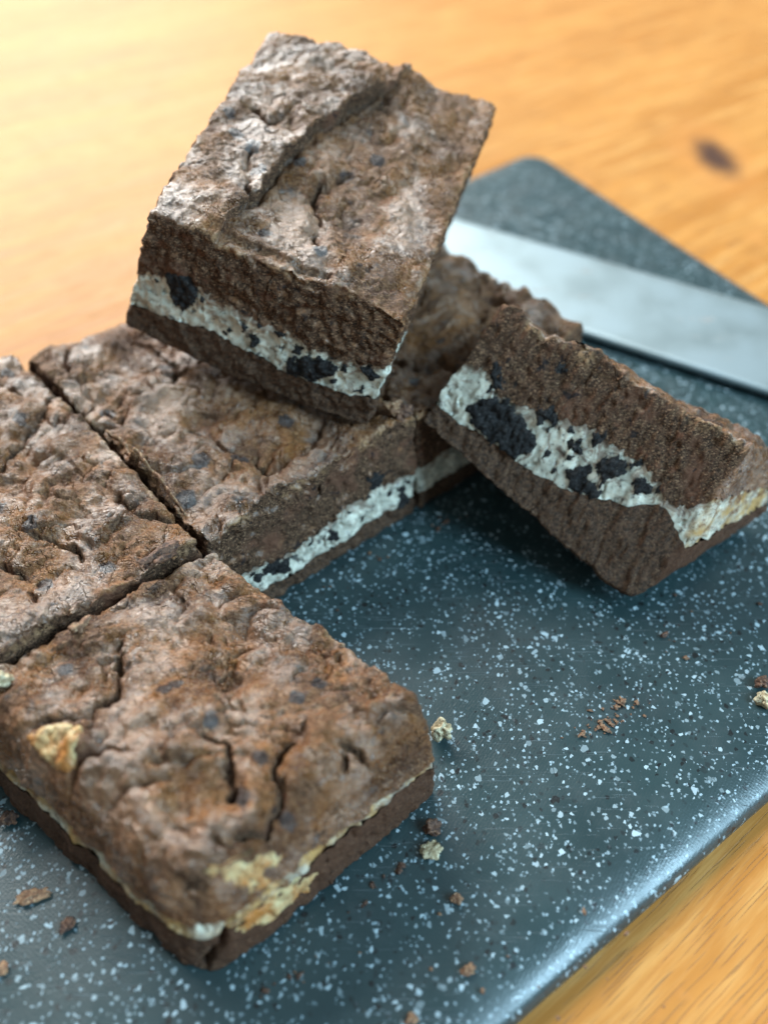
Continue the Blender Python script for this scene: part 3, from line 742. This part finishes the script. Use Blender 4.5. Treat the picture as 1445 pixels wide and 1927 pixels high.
def slab(name, corners, z0, z1, R, rim, rimz, mat, n=(200, 200)):
    """a flat board with rounded plan corners and a rounded upper rim"""
    fl, fr, bl, br = [np.array(c, float) for c in corners]
    W = (np.linalg.norm(fr - fl) + np.linalg.norm(br - bl)) / 2; L = (np.linalg.norm(bl - fl) + np.linalg.norm(br - fr)) / 2; T = z1 - z0
    def axis(W, n):
        e = np.linspace(0, 1, 15) ** 1.0 * R
        return np.concatenate([e, np.linspace(R, W - R, n)[1:-1], W - e[::-1]])
    ax, ay = axis(W, n[0]), axis(L, n[1]); az = np.linspace(0, T, 12)
    nx, ny, nz = len(ax) - 1, len(ay) - 1, len(az) - 1
    m = np.zeros((nx + 1, ny + 1, nz + 1), bool); m[0] = m[-1] = True; m[:, 0] = m[:, -1] = True; m[:, :, 0] = m[:, :, -1] = True
    idx = np.full(m.shape, -1); ii = np.argwhere(m); idx[m] = np.arange(len(ii))
    x, y, z = ax[ii[:, 0]], ay[ii[:, 1]], az[ii[:, 2]]
    def disc(d, h):
        vx, vy = 1 - d, 1 - h; mm = np.maximum(vx, vy); r = np.sqrt(vx * vx + vy * vy) + 1e-9; ok = (d < 1) & (h < 1)
        return np.where(ok, 1 - vx * mm / r, d), np.where(ok, 1 - vy * mm / r, h)
    for sx in (0, 1):
        for sy in (0, 1):
            dx, dy = disc((W - x if sx else x) / R, (L - y if sy else y) / R)
            x = W - dx * R if sx else dx * R; y = L - dy * R if sy else dy * R
    # rim: distance to the outline (rounded rectangle) drives the fall of the upper surface
    qx = np.maximum(R - x, 0) + np.maximum(x - (W - R), 0); qy = np.maximum(R - y, 0) + np.maximum(y - (L - R), 0)
    dd = R - np.sqrt(qx ** 2 + qy ** 2)
    dd = np.where((qx > 0) & (qy > 0), dd, np.minimum(np.minimum(x, W - x), np.minimum(y, L - y)))
    u = np.clip(1 - dd / rim, 0, 1)
    z = z * (1 - (rimz / T) * (1 - np.sqrt(np.maximum(1 - u ** 2.4, 0))))
    a, b = (x / W)[:, None], (y / L)[:, None]
    XY = (fl * (1 - a) + fr * a) * (1 - b) + (bl * (1 - a) + br * a) * b
    V = np.concatenate([XY, (z + z0)[:, None]], 1)
    quads = []
    def add(A, B, C, D): quads.append(np.stack([A.ravel(), B.ravel(), C.ravel(), D.ravel()], 1))
    g = idx[:, 0, :]; add(g[:-1, :-1], g[1:, :-1], g[1:, 1:], g[:-1, 1:])
    g = idx[:, -1, :]; add(g[:-1, :-1], g[:-1, 1:], g[1:, 1:], g[1:, :-1])
    g = idx[0]; add(g[:-1, :-1], g[:-1, 1:], g[1:, 1:], g[1:, :-1])
    g = idx[-1]; add(g[:-1, :-1], g[1:, :-1], g[1:, 1:], g[:-1, 1:])
    g = idx[:, :, -1]; add(g[:-1, :-1], g[1:, :-1], g[1:, 1:], g[:-1, 1:])
    g = idx[:, :, 0]; add(g[:-1, :-1], g[:-1, 1:], g[1:, 1:], g[1:, :-1])
    return mesh_obj(name, V, np.concatenate(quads), mat)
board = slab('cutting_board', [(-29.5, -17.8), (31.4, 25.4), (-34, 22), (11.6, 64.3)], -1.1, 0, 2.2, 2.4, .6, mat_board())
tag(board, 'dark blue-grey speckled plastic cutting board lying on the wooden table', 'cutting board')

# ------------------------------------------------------------------ table
def mat_table():
    t = NT('oiled_oak')
    ang = -.66
    co = t.mapping(rot=(0, 0, ang))
    wco = t.warp(1.6, .10, co)
    big = t.noise(1, 4, .55, co=t.mapping(scale=(.035, .30, 1), co=wco))
    mid = t.noise(1, 5, .6, co=t.mapping(scale=(.12, 1.7, 1), co=wco))
    fine = t.noise(1, 4, .7, co=t.mapping(scale=(.25, 10, 1), co=co))
    pore = t.noise(1, 2, .5, co=t.mapping(scale=(.35, 15, 1), co=t.warp(.12, .4, co)))
    # tree-ring figure bending round a knot
    geo = t.n.new('ShaderNodeVectorMath'); geo.operation = 'DISTANCE'; t.t.links.new(t.mapping(scale=(1.15, .48, 1)), geo.inputs[0]); geo.inputs[1].default_value = (29.8, 31.1, -1.1)
    kd = geo.outputs['Value']
    c = t.mix(t.ramp(big, .3, .7), (.38, .145, .024), (.50, .215, .048))
    c = t.mix(t.math('MULTIPLY', t.ramp(mid, .42, .72), .6), c, (.60, .32, .10))
    c = t.mix(t.math('MULTIPLY', t.ramp(fine, .5, .3), .7), c, (.40, .16, .035))
    c = t.mix(t.math('MULTIPLY', t.ramp(pore, .56, .64), .6), c, (.27, .12, .04))
    stain = t.math('MULTIPLY', t.ramp(t.noise(.45, 3, .6), .60, .70), .6)
    c = t.mix(stain, c, (.48, .20, .05))
    c = t.mix(t.ramp(kd, 5.5, 1.3, 0., .55), c, (.50, .20, .05))
    c = t.mix(t.ramp(t.math('ADD', kd, t.noise(.8, 2)), 3.1, 1.0), c, (.07, .03, .018))
    t.set('Base Color', c)
    t.set('Roughness', t.ramp(mid, .3, .7, .5, .6)); t.set('Specular IOR Level', .22)
    h = t.math('SUBTRACT', t.math('MULTIPLY', fine, .6), t.math('MULTIPLY', t.ramp(pore, .6, .68), .9))
    t.set('Normal', t.bump(h, .035, .7))
    return t.m
bm = bmesh.new()
bmesh.ops.create_cube(bm, size=1)
for v in bm.verts: v.co = (v.co.x * 1.9, v.co.y * 1.9 + .55, (v.co.z - .5) * .035 - 1.1 * U)
bmesh.ops.bevel(bm, geom=bm.edges[:], offset=.004, segments=3, affect='EDGES')
me = bpy.data.meshes.new('table_top'); bm.to_mesh(me); bm.free(); me.materials.append(mat_table())
tab = bpy.data.objects.new('table_top', me); COL.objects.link(tab)
tag(tab, 'orange oiled oak table top with a dark knot', kind='structure')

# ------------------------------------------------------------------ knife lying on the board behind the slices
def mat_steel():
    t = NT('brushed_steel')
    br = t.noise(1, 4, .6, co=t.mapping(rot=(0, 0, .56), scale=(.15, 9, 1)))
    sm = t.noise(.25, 3)
    res = t.math('MULTIPLY', t.ramp(t.noise(1, 4, .7, co=t.mapping(rot=(0, 0, .56), scale=(.35, 1.1, 1))), .60, .72), .5)
    sc_ = t.mix(t.ramp(sm, .35, .7), (.50, .60, .63), (.42, .51, .55))
    t.set('Metallic', t.math('SUBTRACT', 1., t.math('MULTIPLY', res, .9))); t.set('Base Color', t.mix(res, sc_, (.22, .14, .09)))
    t.set('Roughness', t.ramp(sm, .3, .7, .42, .55))
    t.set('Normal', t.bump(br, .006, .5))
    return t.m
def knife():
    d = np.array([.847, -.531]); nrm = np.array([.531, .847])          # along the blade, towards the far side
    o = np.array([10.65, 38.26]) - d * 0                                # a point of the near side
    root = tag(empty('knife', (16, 37, 0)), 'broad steel kitchen knife blade lying on the board behind the slices', 'knife')
    org = np.array([16, 37, 0.])
    xs = np.linspace(-26.0, 24, 130); rows = []
    prof = np.linspace(0, 1, 25)
    wid = 8.15
    V = []; Q = []
    for x in xs:
        # near side is the spine, the far side the edge sweeping in to the point on the left
        t = (x + 26.0) / 9.0
        w = wid * (math.sqrt(max(1 - (1 - min(t, 1)) ** 2, 0)) if t < 1 else 1.) + .05
        for side in (0, 1):
            for p in prof:
                y = wid - (wid - p * w) if False else p * w
                th = .32 * (1 - p) ** .8 + .012
                zc = .50 - .16 * p
                z = zc + (th / 2 if side == 0 else -th / 2)
                q = o + d * x + nrm * y
                V.append((q[0], q[1], z))
    n = len(prof)
    for i in range(len(xs) - 1):
        for j in range(n - 1):
            a = i * 2 * n + j; b = a + 2 * n
            Q.append((a, b, b + 1, a + 1)); Q.append((a + n, a + n + 1, b + n + 1, b + n))
        a = i * 2 * n; b = a + 2 * n
        Q.append((a, a + n, b + n, b)); a += n - 1; b += n - 1; Q.append((a, b, b + n, a + n))
    a = (len(xs) - 1) * 2 * n
    for j in range(n - 1): Q.append((a + j, a + n + j, a + n + j + 1, a + j + 1))
    st = mat_steel()
    bl = mesh_obj('blade', np.array(V) - org, Q, st, root)
    # handle, beyond the right edge of the picture
    hm = NT('black_handle'); hm.set('Base Color', (.015, .015, .016)); hm.set('Roughness', .4)
    V = []; Q = []; ring = 20
    hx = np.linspace(23.6, 41, 24)
    for i, x in enumerate(hx):
        s = (i / 23); r = 1.5 + .25 * math.sin(s * 6) - .5 * (1 - min(1, (1 - s) * 9)); r *= .75 if i in (0, 23) else 1
        for j in range(ring):
            a = 2 * math.pi * j / ring
            q = o + d * x + nrm * (2.0 + r * math.cos(a))
            V.append((q[0], q[1], 1.1 + .75 * r * math.sin(a)))
    for i in range(23):
        for j in range(ring):
            k = (j + 1) % ring; Q.append((i * ring + j, i * ring + k, (i + 1) * ring + k, (i + 1) * ring + j))
    V.append((*(o + d * hx[0] + nrm * 2), 1.1)); V.append((*(o + d * hx[-1] + nrm * 2), 1.1))
    for j in range(ring):
        k = (j + 1) % ring
        Q.append((len(V) - 2, k, j, j)); Q.append((len(V) - 1, 23 * ring + j, 23 * ring + k, 23 * ring + k))
    Q4 = [q for q in Q if len(set(q)) == 4]; 
    mesh_obj('handle', np.array(V) - org, Q4, hm.m, root)
knife()
